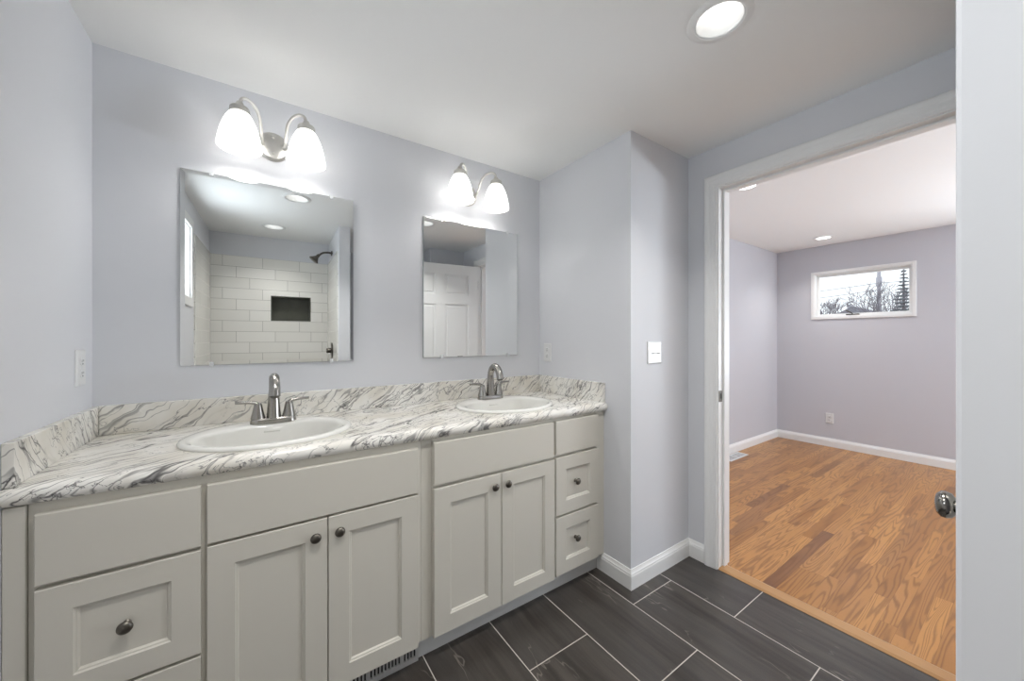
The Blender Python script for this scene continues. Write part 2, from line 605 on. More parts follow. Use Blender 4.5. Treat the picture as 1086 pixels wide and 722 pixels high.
# shower alcove and the nook behind the door
NX0, NX1, NZ0, NZ1 = 0.016, 0.374, 1.416, 1.672
w = MB().box(XL - TH, NX0, YB - TH, YB, 0, HC).box(NX1, XSH + 0.12, YB - TH, YB, 0, HC)
w.box(NX0, NX1, YB - TH, YB, 0, NZ0).box(NX0, NX1, YB - TH, YB, NZ1, HC)
struct(w.build('wall_shower_back', WALL), 'grey painted wall above the shower tile, seen in the mirror over the left sink', 'wall')
struct(MB().box(XSH, XSH + 0.12, YB, YSE, 0, HC, 0.004).build('wall_shower_end', WALL), 'pale grey wall end close to the camera at the right edge', 'wall')
struct(MB().box(1.61, XD, -0.34, -0.22, 0, HC).box(1.61, 1.73, -1.0, -0.34, 0, HC).box(XSH + 0.12, 1.73, -1.12, -1.0, 0, HC).build('wall_rear', WALL), 'grey wall behind the open door, seen in the mirror over the right sink', 'wall')
# tile cladding
ty = 0.009
w = MB().box(XL + ty, NX0, YB, YB + ty, 0, 2.046).box(NX1, XSH - ty, YB, YB + ty, 0, 2.046).box(NX0, NX1, YB, YB + ty, 0, NZ0).box(NX0, NX1, YB, YB + ty, NZ1, 2.046)
struct(w.build('wall_tile_back', SUBWAY), 'white subway tile on the back of the shower', 'wall')
struct(MB().box(XL, XL + ty, YB, 0.018, 0, 2.046).build('wall_tile_left', SUBWAY), 'white subway tile on the window side of the shower', 'wall')
struct(MB().box(XSH - ty, XSH, YB, 0.004, 0, 2.046).build('wall_tile_right', SUBWAY), 'white subway tile behind the shower head', 'wall')
w = MB().box(NX0, NX1, YB - TH + 0.01, YB - TH + 0.02, NZ0, NZ1).box(NX0, NX0 + 0.008, YB - TH + 0.02, YB + ty, NZ0, NZ1).box(NX1 - 0.008, NX1, YB - TH + 0.02, YB + ty, NZ0, NZ1)
w.box(NX0 + 0.008, NX1 - 0.008, YB - TH + 0.02, YB + ty, NZ0, NZ0 + 0.008).box(NX0 + 0.008, NX1 - 0.008, YB - TH + 0.02, YB + ty, NZ1 - 0.008, NZ1)
struct(w.build('wall_niche', NICHE), 'dark tiled recessed niche in the white shower wall, seen in the mirror', 'shower niche')
# bedroom walls
W1 = (0.765, 1.565, 1.482, 1.985)
W3 = (-2.20, -0.90, 0.85, 2.05)      # y0, y1, z0, z1; unseen opening added to bring in daylight
w = MB().box(XF, XF + TH, YS, W3[0], 0, HB).box(XF, XF + TH, W3[0], W3[1], 0, W3[2]).box(XF, XF + TH, W3[0], W3[1], W3[3], HB).box(XF, XF + TH, W3[1], W1[0], 0, HB).box(XF, XF + TH, W1[1], YW, 0, HB)
w.box(XF, XF + TH, W1[0], W1[1], 0, W1[2]).box(XF, XF + TH, W1[0], W1[1], W1[3], HB)
struct(w.build('wall_far', WALLB), 'grey far bedroom wall with the small high window', 'wall')
struct(MB().box(XD2, XF + TH, YW, YW + TH, 0, HB).build('wall_bedroom_left', WALLB), 'grey bedroom wall to the left beyond the doorway', 'wall')
struct(MB().box(XD2, XF + TH, YS - TH, YS, 0, HB).build('wall_bedroom_right', WALLB), 'grey bedroom wall to the right beyond the doorway', 'wall')

# baseboards: colonial profile, height along +z, lateral to the left of the path
BB = [(0, 0), (0.0135, 0), (0.0135, 0.066), (0.0115, 0.071), (0.0115, 0.076), (0.008, 0.082), (0.0055, 0.089), (0.004, 0.095), (0, 0.095)]


def baseboard(name, path, label):
    p = [Vector((*q, 0.0005)) for q in path]
    return struct(MB().sweep(BB, p, (0, 0, 1)).build(name, TRIM), label, 'baseboard')


baseboard('baseboard_chase', [(XD, 1.0715), (XD, YC), (XR, YC), (XR, 1.380)], 'white baseboard wrapping the boxed-out wall at the tile floor')
baseboard('baseboard_bedroom', [(XF, -2.55), (XF, YW), (XD2 + 0.002, YW)], 'white baseboard along the far and left bedroom walls')
baseboard('baseboard_rear', [(1.612, -0.22), (XD, -0.22), (XD, 0.055)], 'white baseboard behind the open door')

# doorway: jamb, stops, casings, strike plate, threshold
CW = 0.066
CAS = [(0, 0), (0, 0.008), (0.004, 0.0115), (0.014, 0.012), (0.018, 0.0145), (0.034, 0.0155), (0.040, 0.0185), (0.052, 0.0195), (0.060, 0.0185), (CW, 0.014), (CW, 0)]
JT = 0.019
j = MB().box(XD - 0.001, XD2 + 0.001, DO1, DO1 + JT, 0.0, DOH + JT).box(XD - 0.001, XD2 + 0.001, DO0 - JT, DO0, 0.0, DOH + JT).box(XD - 0.001, XD2 + 0.001, DO0, DO1, DOH, DOH + JT)
for yy0, yy1 in ((DO1 - 0.011, DO1), (DO0, DO0 + 0.011)):
    j.box(XD + 0.040, XD + 0.075, yy0, yy1, 0.0, DOH, 0.002)
j.box(XD + 0.040, XD + 0.075, DO0 + 0.011, DO1 - 0.011, DOH - 0.011, DOH, 0.002)
jamb = struct(j.build('trim_1', TRIM), 'white painted jamb lining the bedroom doorway', 'door frame')
rv = 0.005


def casing(name, x, nx, label):
    # U-shaped path up one leg, over the head and down the other
    a, b, h = DO1 + rv, DO0 - rv, DOH + rv
    path = [(x, b, 0.0), (x, b, h), (x, a, h), (x, a, 0.0)]
    if nx < 0:
        path = path[::-1]
    return struct(MB().sweep(CAS, path, (nx, 0, 0)).build(name, TRIM), label, 'door trim')


casing('trim_2', XD, -1, 'white stepped door casing on the bathroom side of the doorway')
casing('trim_3', XD2, 1, 'white stepped door casing on the bedroom side of the doorway')
sp = MB().box(XD + 0.001, XD + 0.034, DO1 - 0.0018, DO1 + 0.001, 0.895, 0.955, 0.0008).build('strike_plate', PEWTER, jamb)
MB().box(XD + 0.012, XD + 0.026, DO1 - 0.0022, DO1 + 0.001, 0.912, 0.940).build('latch_hole', DARK, sp)
struct(MB().sweep([(0, 0), (0.075, 0), (0.075, 0.003), (0.062, 0.008), (0.012, 0.008), (0, 0.002)], [(XD - 0.003, DO1, 0.0003), (XD - 0.003, DO0, 0.0003)], (0, 0, 1)).build('trim_4', OAKT), 'pale oak reducer strip between the tile and the oak floor', 'threshold')

# bedroom window (awning, with crank)
def window(name, ax, y0, y1, z0, z1, xin, sgn, label, crank, cas=0.028):
    """opening in a wall across x; sgn +1 when outdoors lies towards +x"""
    X = lambda a, b: (min(xin + sgn * a, xin + sgn * b), max(xin + sgn * a, xin + sgn * b))
    def frame(mb, ya, yb, za, zb, wd, a, b, bev=0.002):
        x0, x1 = X(a, b)
        mb.box(x0, x1, ya, ya + wd, za, zb, bev).box(x0, x1, yb - wd, yb, za, zb, bev)
        mb.box(x0, x1, ya + wd, yb - wd, za, za + wd, bev).box(x0, x1, ya + wd, yb - wd, zb - wd, zb, bev)
        return mb
    root = frame(MB(), y0 - cas + 0.004, y1 + cas - 0.004, z0 - cas + 0.004, z1 + cas - 0.004, cas, -0.013, -0.0005).build(name, TRIM)
    struct(root, label, 'window')
    frame(MB(), y0 + 0.001, y1 - 0.001, z0 + 0.001, z1 - 0.001, 0.012, 0.0, 0.11).build('window_frame', TRIM, root)
    frame(MB(), y0 + 0.014, y1 - 0.014, z0 + 0.014, z1 - 0.014, 0.022, 0.055, 0.085).build('sash', TRIM, root)
    x0, x1 = X(0.068, 0.072)
    MB().box(x0, x1, y0 + 0.034, y1 - 0.034, z0 + 0.034, z1 - 0.034).build('glass_pane', PANE, root)
    if crank:
        yc = (y0 + y1) / 2 + 0.06
        x0, x1 = X(0.004, 0.05)
        c = MB().box(x0, x1, yc - 0.055, yc + 0.055, z0 + 0.013, z0 + 0.028, 0.004)
        c.tube([(xin + sgn * 0.01, yc, z0 + 0.028), (xin - sgn * 0.02, yc, z0 + 0.036), (xin - sgn * 0.024, yc + 0.035, z0 + 0.058)], 0.006, 10)
        c.lathe([(0, -0.004), (0.010, 0), (0.010, 0.010), (0, 0.016)], T((xin - sgn * 0.024, yc + 0.04, z0 + 0.056)), 14)
        c.build('crank_handle', BRONZE, root, True, 40)
    return root


window('window_1', 'x', W1[0], W1[1], W1[2], W1[3], XF, 1, 'small high white-framed bedroom window showing bare trees and a utility pole', True)
window('window_2', 'x', W2[0], W2[1], W2[2], W2[3], XL, -1, 'white-framed window on the left wall, seen at the edge of the mirror over the left sink', False, 0.062)
window('window_3_added', 'x', *W3, XF, 1, 'unseen large white window, added to let daylight into the bedroom, beyond the right edge of the doorway', False, 0.05)

# ------------------------------------------------------------------ vanity cabinets
YF = 1.340           # face frame
YD = 1.321           # door faces
CT = 0.852           # cabinet top


def cabinet(name, x0, x1, label):
    root = empty(name, ((x0 + x1) / 2, 1.6, 0), label, 'cabinet', 'vanity cabinets under the marble worktop')
    ox, oy = -(x0 + x1) / 2, -1.6
    b = MB()
    bx = lambda a0, a1, b0, b1, c0, c1, bev=0: b.box(a0 + ox, a1 + ox, b0 + oy, b1 + oy, c0, c1, bev)
    bx(x0, x1, YF, YF + 0.019, 0.095, CT, 0.0008)
    bx(x0, x0 + 0.016, YF + 0.019, 1.862, 0.1, CT)
    bx(x1 - 0.016, x1, YF + 0.019, 1.862, 0.1, CT)
    bx(x0 + 0.016, x1 - 0.016, YF + 0.019, 1.862, 0.1, 0.116)
    bx(x0 + 0.016, x1 - 0.016, 1.852, 1.862, 0.116, CT)
    b.build('carcass', CAB, root)
    return root, ox, oy


KNOB = None


def knob(parent, x, z, ox, oy):
    global KNOB
    if KNOB is None:
        mb = MB().lathe([(0, -0.001), (0.0085, -0.001), (0.009, 0.002), (0.0055, 0.005), (0.0048, 0.010), (0.007, 0.014), (0.0135, 0.017), (0.0158, 0.020), (0.0150, 0.0240), (0.0105, 0.0275), (0.005, 0.0290), (0, 0.0293)], RX90, 28)
        KNOB = mb.build('knob', PEWTER, None, True, 50)
        o = KNOB
    else:
        o = KNOB.copy()
        COL.objects.link(o)
    o.parent = parent
    o.location = (x + ox, YD + 0.0085 + oy, z)
    return o


def shaker(root, name, x0, x1, z0, z1, ox, oy, fr=0.062, kn=None):
    mb = MB().recessed_front(x0 + ox, x1 + ox, z0, z1, YD + oy, 0.0188, [(fr, 0.0), (fr + 0.003, 0.0035), (fr + 0.0065, 0.0045), (fr + 0.010, 0.0095)])
    o = mb.build(name, CAB, root)
    if kn:
        knob(o, kn[0], kn[1], ox, oy)
    return o


def slab(root, name, x0, x1, z0, z1, ox, oy):
    return MB().recessed_front(x0 + ox, x1 + ox, z0, z1, YD + oy, 0.0188, [(0.004, 0.0)], 0.002).build(name, CAB, root)


c1, ox, oy = cabinet('vanity_cabinet', -0.438, 0.507, 'white shaker vanity cabinet under the left sink with a drawer stack on its left')
slab(c1, 'drawer', -0.424, -0.129, 0.663, 0.828, ox, oy)
shaker(c1, 'drawer', -0.424, -0.129, 0.370, 0.652, ox, oy, 0.060, (-0.274, 0.512))
shaker(c1, 'drawer', -0.424, -0.129, 0.091, 0.361, ox, oy, 0.060, (-0.274, 0.228))
slab(c1, 'false_front', -0.116, 0.490, 0.664, 0.828, ox, oy)
shaker(c1, 'door', -0.116, 0.1855, 0.091, 0.656, ox, oy, 0.062, (0.151, 0.604))
shaker(c1, 'door', 0.1890, 0.490, 0.091, 0.656, ox, oy, 0.062, (0.2215, 0.604))
MB().box(-0.438 + ox, 0.195 + ox, 1.400 + oy, 1.412 + oy, 0.0005, 0.098).build('toe_kick', TOE, c1)
c2, ox, oy = cabinet('vanity_cabinet', 0.551, 1.5165, 'white shaker vanity cabinet under the right sink with a drawer stack on its right')
slab(c2, 'false_front', 0.552, 1.152, 0.675, 0.838, ox, oy)
shaker(c2, 'door', 0.552, 0.8555, 0.096, 0.662, ox, oy, 0.066, (0.820, 0.612))
shaker(c2, 'door', 0.8590, 1.157, 0.096, 0.662, ox, oy, 0.060, (0.886, 0.612))
slab(c2, 'drawer', 1.165, 1.454, 0.680, 0.841, ox, oy)
shaker(c2, 'drawer', 1.165, 1.454, 0.391, 0.667, ox, oy, 0.062, (1.297, 0.533))
shaker(c2, 'drawer', 1.165, 1.454, 0.104, 0.379, ox, oy, 0.062, (1.297, 0.254))
MB().box(0.510 + ox, 1.5165 + ox, 1.382 + oy, 1.394 + oy, 0.0005, 0.094).build('toe_kick', TOE, c2)
tag(MB().box(0.5085, 0.5495, YF + 0.002, YF + 0.02, 0.092, CT - 0.001, 0.001).build('filler_strip', CAB), 'narrow white vertical filler strip between the two vanity cabinets', 'filler strip')
tag(MB().box(XL + 0.001, -0.4395, YF - 0.010, YF + 0.012, 0.0005, CT - 0.001, 0.002).build('filler_strip', CAB), 'narrow white filler strip between the left wall and the drawer stack', 'filler strip')
# toe-kick register under the left cabinet
tr = empty('toe_kick_register', (0.352, 1.372, 0), 'grey slotted metal heat register in the toe kick below the left sink doors', 'register')
rb = MB()
X0, X1 = 0.198 - 0.352, 0.5075 - 0.352
rb.box(X0, X1, -0.002, 0.006, 0.0005, 0.020, 0.001).box(X0, X1, -0.002, 0.006, 0.056, 0.094, 0.001)
xs = [X0 + 0.012]
k = 0
while xs[-1] < X1 - 0.024:
    k += 1
    xs.append(xs[-1] + (0.0125 if k % 9 else 0.021))
prev = X0
for q in xs:
    rb.box(prev, q, -0.0015, 0.006, 0.020, 0.056)
    prev = q + 0.0068
rb.box(prev, X1, -0.0015, 0.006, 0.020, 0.056)
rb.build('face_plate', REGG, tr)
MB().box(X0, X1, 0.010, 0.012, 0.0005, 0.094).build('duct_back', DARK, tr)

# ------------------------------------------------------------------ worktop with splashes
TOPZ = 0.897
prof = [(YV - 0.001, CT), (YV - 0.001, TOPZ), (1.342, TOPZ)]
for k in range(1, 13):
    a = pi / 2 + pi * k / 12
    prof.append((1.338 + 0.0225 * cos(a), 0.8745 + 0.0225 * sin(a)))

cm = MB()
rg = [[cm.bm.verts.new((x, y, z)) for y, z in prof] for x in (XL + 0.001, XR - 0.001)]
cm.rings(rg)
cm.bm.faces.new(rg[0][::-1])
cm.bm.faces.new(rg[1])
top = cm.build('countertop', MARBLE)
S1, S2, SY = 0.046, 1.042, 1.575
SA, SB = 0.258, 0.218
HOLE = [(0.0, -0.3), (1.0, -0.3), (1.0, 0.3), (0.0, 0.3)]
cut(top, [MB().lathe(HOLE, T((sx, SY, TOPZ)), 64, SA - 0.012, SB - 0.012) for sx in (S1, S2)])
for p in top.data.polygons:
    p.use_smooth = True
top.data.set_sharp_from_angle(angle=radians(35))
tag(top, 'white and grey veined marble-look worktop with a rolled front edge', 'countertop')
MB().box(XL + 0.021, XR - 0.021, YV - 0.020, YV - 0.0008, TOPZ + 0.0004, 1.000, 0.0015).build('backsplash', MARBLE, top)
MB().box(XL + 0.0008, XL + 0.020, 1.3290, YV - 0.001, TOPZ + 0.0004, 0.999, 0.0015).build('side_splash', MARBLE, top)
MB().box(XR - 0.020, XR - 0.0008, 1.3310, YV - 0.001, TOPZ + 0.0004, 1.000, 0.0015).build('side_splash', MARBLE, top)


# ------------------------------------------------------------------ sinks
def make_sink():
    root = empty('bathroom_sink', (0, 0, 0), '', 'sink', 'oval drop-in sinks')
    n = 72
    mb = MB()

    def ring(a, b, cy, z, e=2.0):
        vs = []
        for k in range(n):
            t = 2 * pi * k / n
            c, s = cos(t), sin(t)
            vs.append(mb.bm.verts.new((a * (abs(c) ** (2 / e)) * (1 if c >= 0 else -1), cy + b * (abs(s) ** (2 / e)) * (1 if s >= 0 else -1), z)))
        return vs
    R = [ring(SA - 0.016, SB - 0.016, 0, -0.02), ring(SA - 0.014, SB - 0.014, 0, 0.0006), ring(SA - 0.001, SB - 0.001, 0, 0.0006), ring(SA, SB, 0, 0.004), ring(SA - 0.003, SB - 0.003, 0, 0.009), ring(SA - 0.010, SB - 0.010, 0, 0.0122),
         ring(SA - 0.018, SB - 0.018, -0.001, 0.0125), ring(0.228, 0.158, -0.030, 0.0115, 2.15), ring(0.222, 0.152, -0.030, 0.008, 2.2), ring(0.217, 0.147, -0.030, 0.0, 2.25),
         ring(0.190, 0.134, -0.030, -0.040, 4.2), ring(0.164, 0.120, -0.028, -0.095, 5.0), ring(0.146, 0.106, -0.026, -0.120, 4.2), ring(0.125, 0.082, -0.022, -0.133, 2.3), ring(0.06, 0.045, -0.018, -0.139), ring(0.022, 0.022, -0.015, -0.142)]
    mb.rings(R)
    # underside
    U = [R[0], ring(0.215, 0.160, -0.030, -0.05, 2.4), ring(0.185, 0.130, -0.028, -0.115, 2.5), ring(0.13, 0.09, -0.022, -0.146), ring(0.022, 0.022, -0.015, -0.152), R[-1]]
    mb.rings(U)
    mb.build('basin', PORC, root, True, 60)
    MB().lathe([(0.0, -0.1435), (0.012, -0.1425), (0.017, -0.1405), (0.0215, -0.1400), (0.024, -0.1412), (0.0215, -0.155), (0, -0.155)], T((0, -0.015, 0.0)), 28).build('drain', NICKEL, root, True, 50)
    ov = MB()
    ov.box(-0.026, 0.026, 0.1080, 0.1125, -0.0185, -0.0125, 0.002)
    ov.build('overflow_slot', PORC, root)
    return root


sk = make_sink()
sk.location = (S1, SY, TOPZ)
sk['label'] = 'oval white drop-in sink below the mirror that reflects the tiled shower'
sk2 = copy_tree(sk)
sk2.location = (S2, SY, TOPZ)
sk2['label'] = 'oval white drop-in sink near the boxed-out wall'


# ------------------------------------------------------------------ faucets
def make_faucet():
    root = empty('faucet', (0, 0, 0), '', 'faucet', 'brushed nickel centreset faucets')
    mb = MB()
    n = 48

    def stad(hx, r, z):
        vs = []
        for k in range(n):
            t = 2 * pi * k / n
            x = r * cos(t) + (hx if cos(t) > 0 else -hx)
            vs.append(mb.bm.verts.new((x, r * sin(t), z)))
        return vs
    R = [stad(0.050, 0.027, 0.0), stad(0.050, 0.027, 0.004), stad(0.0495, 0.0255, 0.012), stad(0.049, 0.024, 0.0185), stad(0.049, 0.022, 0.020)]
    mb.rings(R)
    mb.bm.faces.new(R[0][::-1])
    mb.bm.faces.new(R[-1])
    mb.build('base', NICKEL, root, True, 40)
    pts = spline([(0, 0, 0.020), (0, 0, 0.06), (0, 0, 0.105), (0, -0.004, 0.140), (0, -0.020, 0.166), (0, -0.047, 0.176), (0, -0.073, 0.165), (0, -0.091, 0.140), (0, -0.099, 0.112)], 6)
    rad = []
    for k in range(len(pts)):
        f = k / (len(pts) - 1)
        rad.append(0.0245 + (0.0165 - 0.0245) * min(1, f / 0.34) if f < 0.34 else 0.0165 + 0.0022 * (f - 0.34) / 0.66)
    MB().tube(pts, rad, 24).build('spout', NICKEL, root, True, 50)
    MB().lathe([(0, -0.002), (0.0135, -0.002), (0.0135, 0.004), (0, 0.004)], T((0, -0.0995, 0.110)) @ Matrix.Rotation(pi - 0.3, 4, 'X'), 20).build('aerator', PEWTER, root, True, 50)
    for s in (-1, 1):
        h = MB().lathe([(0, 0.019), (0.0245, 0.019), (0.0235, 0.024), (0.0195, 0.040), (0.0155, 0.060), (0.0135, 0.070), (0.011, 0.0765), (0, 0.079)], T((s * 0.051, 0, 0)), 24)
        L = spline([(s * 0.047, 0, 0.070), (s * 0.060, 0.002, 0.0785), (s * 0.082, 0.004, 0.0825), (s * 0.112, 0.006, 0.0835), (s * 0.122, 0.0065, 0.083)], 4)
        h.tube(L, [0.0110 - 0.0035 * k / (len(L) - 1) for k in range(len(L))], 12, True, 0.68)
        h.build('handle', NICKEL, root, True, 45)
    MB().tube([(0, 0.016, 0.018), (0, 0.024, 0.045), (0, 0.025, 0.060)], [0.0025, 0.0025, 0.0025], 8).lathe([(0, 0.058), (0.005, 0.060), (0.005, 0.068), (0, 0.071)], T((0, 0.025, 0)), 12).build('drain_lift_rod', NICKEL, root, True, 40)
    return root


fa = make_faucet()
fa.location = (S1 + 0.006, 1.722, TOPZ + 0.0122)
fa['label'] = 'brushed nickel two-handle faucet on the sink below the mirror that reflects the shower'
fb = copy_tree(fa)
fb.location = (S2 + 0.002, 1.722, TOPZ + 0.0122)
fb['label'] = 'brushed nickel two-handle faucet on the sink near the boxed-out wall'


# ------------------------------------------------------------------ mirrors
def mirror(name, xc, zc, wd, ht, bevel, drop, yb, rz, label, clips):
    root = empty(name, (xc, yb, zc), label, 'mirror', 'frameless wall mirrors above the sinks', rz)
    mb = MB()
    a, b, t = wd / 2, ht / 2, 0.006

    def rect(i, d):
        return [mb.bm.verts.new((x, d, z)) for x, z in ((-a + i, -b + i), (a - i, -b + i), (a - i, b - i), (-a + i, b - i))]
    rs = [rect(0, 0), rect(0, -t + drop), rect(bevel, -t)]
    mb.rings(rs)
    mb.bm.faces.new(rs[0][::-1])
    f = mb.bm.faces.new(rs[2])
    for fc in mb.bm.faces:
        c = fc.calc_center_median()
        fc.material_index = 0 if c.y < -t / 2 - drop / 2 + 0.0001 else 1
    mb.build('glass_plate', [MIRR, MIRREDGE], root)
    for (x, z, s) in clips:
        c = MB().box(x - 0.007, x + 0.007, -t - 0.0035, -t - 0.0005, z - 0.004 * s - 0.007, z - 0.004 * s + 0.007, 0.0012)
        c.box(x - 0.007, x + 0.007, -t - 0.0035, 0.004, z + 0.003 * s - 0.002 + 0.0015 * s, z + 0.003 * s + 0.002 + 0.0015 * s, 0.0008)
        c.lathe([(0, -0.0005), (0.0035, -0.0005), (0.0028, 0.0012), (0, 0.0016)], T((x, -t - 0.0035, z - 0.005 * s)) @ RX90, 12)
        c.build('mirror_clip', CLIP, root, False)
    return root


mirror('wall_mirror', 0.0645, 1.5095, 0.617, 0.757, 0.014, 0.0004, YV - 0.0065, -0.018, 'frameless mirror above the left sink, reflecting the white tiled shower',
       [(-0.215, 0.3785, 1), (0.215, 0.3785, 1), (-0.215, -0.3785, -1), (0.215, -0.3785, -1)])
mirror('wall_mirror', 1.028, 1.509, 0.609, 0.750, 0.003, 0.0002, YV - 0.003, 0.0, 'frameless mirror above the right sink, reflecting the open white door',
       [(-0.20, 0.375, 1), (0.23, 0.375, 1), (-0.20, -0.375, -1), (0.23, -0.375, -1)])


# ------------------------------------------------------------------ vanity lights
def make_vanity_light():
    root = empty('vanity_light', (0, 0, 0), '', 'wall lamp', 'two-shade vanity lights above the mirrors')
    MB().lathe([(0, 0.0), (0.058, 0.0), (0.060, 0.004), (0.060, 0.009), (0.055, 0.013), (0.052, 0.020), (0.046, 0.0225), (0.020, 0.0245), (0, 0.0250)], RX90, 48).build('backplate', NICKELB, root, True, 40)
    for s in (-1, 1):
        MB().lathe([(0, 0.0), (0.005, 0.0), (0.0065, 0.005), (0.004, 0.009), (0, 0.0105)], T((0, -0.0225, 0.034 * s)) @ RX90, 16).build('finial', NICKELB, root, True, 40)
    for s in (-1, 1):
        P = [(s * 0.040, -0.016, 0.002), (s * 0.041, -0.040, 0.006), (s * 0.043, -0.062, 0.026), (s * 0.047, -0.082, 0.066), (s * 0.062, -0.105, 0.096), (s * 0.085, -0.126, 0.107), (s * 0.104, -0.137, 0.099), (s * 0.1115, -0.138, 0.076)]
        MB().tube(spline(P, 6), 0.0062, 14).lathe([(0, 0), (0.012, 0), (0.0105, 0.006), (0.0065, 0.011), (0, 0.011)], T((s * 0.040, -0.0215, 0.002)) @ RX90, 20).build('arm', NICKELB, root, True, 50)
        tx = T((s * 0.1115, -0.138, 0.0095))
        MB().lathe([(0, 0.074), (0.010, 0.074), (0.013, 0.066), (0.017, 0.060), (0.028, 0.054), (0.0315, 0.050), (0.0325, 0.046), (0.0325, 0.032), (0.0305, 0.030), (0.020, 0.030), (0.018, 0.020), (0, 0.020)], tx, 32).build('socket_cup', NICKELB, root, True, 40)
        pr = [(0.0295, 0.031), (0.0335, 0.028), (0.043, 0.012), (0.0525, -0.010), (0.0605, -0.035), (0.0665, -0.062), (0.0705, -0.086), (0.0720, -0.100)]
        inn = [(r - 0.0035, z) for r, z in pr[::-1]]
        inn[-1] = (inn[-1][0], 0.026)
        sh = MB().lathe(pr + [(0.0712, -0.1025), (0.0692, -0.1025)] + inn, tx, 48).build('lamp_shade', SHADE, root, True, 60)
        MB().lathe([(0, 0.020), (0.012, 0.020), (0.013, 0.012), (0.018, 0.002), (0.022, -0.010), (0.020, -0.020), (0.012, -0.026), (0, -0.028)], tx, 24).build('light_bulb', LENS, root, True, 60)
        d = bpy.data.lights.new('vanity_bulb_light', 'POINT')
        d.energy = E_BULB
        d.color = (1.0, 0.975, 0.94)
        d.shadow_soft_size = 0.028
        o = bpy.data.objects.new('vanity_bulb_light', d)
        COL.objects.link(o)
        o.parent = root
        o.location = (s * 0.1115, -0.138, -0.050)
    return root


vl = make_vanity_light()
vl.location = (0.0550, YV - 0.0005, 2.052)
vl['label'] = 'brushed nickel two-shade vanity light above the mirror that reflects the shower'
vl2 = copy_tree(vl)
vl2.location = (0.984, YV - 0.0005, 2.050)
vl2['label'] = 'brushed nickel two-shade vanity light above the mirror that reflects the white door'


# ------------------------------------------------------------------ recessed lights
def recessed(x, y, zc, label, energy, deep, group):
    root = empty('recessed_light', (x, y, zc), label, 'ceiling light', group)
    if deep:
        MB().lathe([(0.072, 0.001), (0.0715, -0.0045), (0.0745, -0.0065), (0.092, -0.0045), (0.096, -0.001), (0.096, -0.0002), (0.072, -0.0002)], None, 56).build('trim_ring', TRIM, root, True, 40)
        MB().lathe([(0.0712, -0.003), (0.0600, 0.036), (0.058, 0.036), (0.0692, -0.003)], None, 56).build('baffle', TRIM, root, True, 40)
        MB().lathe([(0, 0.036), (0.0585, 0.036), (0.0585, 0.033), (0.050, 0.0305), (0, 0.029)], None, 48).build('lens', LENS, root, True, 40)
        z = -0.002
    else:
        MB().lathe([(0.060, -0.0004), (0.060, -0.008), (0.064, -0.0095), (0.083, -0.005), (0.086, -0.0004)], None, 48).build('trim_ring', TRIM, root, True, 40)
        MB().lathe([(0, -0.004), (0.0605, -0.004), (0.0605, -0.0065), (0, -0.0075)], None, 48).build('lens', LENSB, root, True, 40)
        z = -0.012
    la = area_light('recessed_lamp_light', (0, 0, z), (0, 0, 0), 0.10, 0.10, energy, (1.0, 0.98, 0.95), 'DISK', root)
    la.data.spread = radians(115)
    return root


recessed(*DL[0], HC, 'round recessed ceiling light at the top edge near the doorway', E_DOWN, True, 'bathroom downlights')
recessed(*DL[1], HC, 'recessed ceiling light before the left sink, seen in the mirror above it', E_DOWN, True, 'bathroom downlights')
recessed(*DL[2], HC, 'round recessed ceiling light over the tiled shower, seen in the mirror over the left sink', E_SHOWER, True, 'bathroom downlights')
recessed(4.95, 1.354, HB, 'small round recessed light on the bedroom ceiling near the far wall', E_DOWN_BED, False, 'bedroom downlights')
recessed(2.825, 1.203, HB, 'round recessed light on the bedroom ceiling just beyond the door head', E_DOWN_BED, False, 'bedroom downlights')
recessed(2.86, -0.95, HB, 'round recessed light on the bedroom ceiling to the right, behind the wall end', E_DOWN_BED, False, 'bedroom downlights')


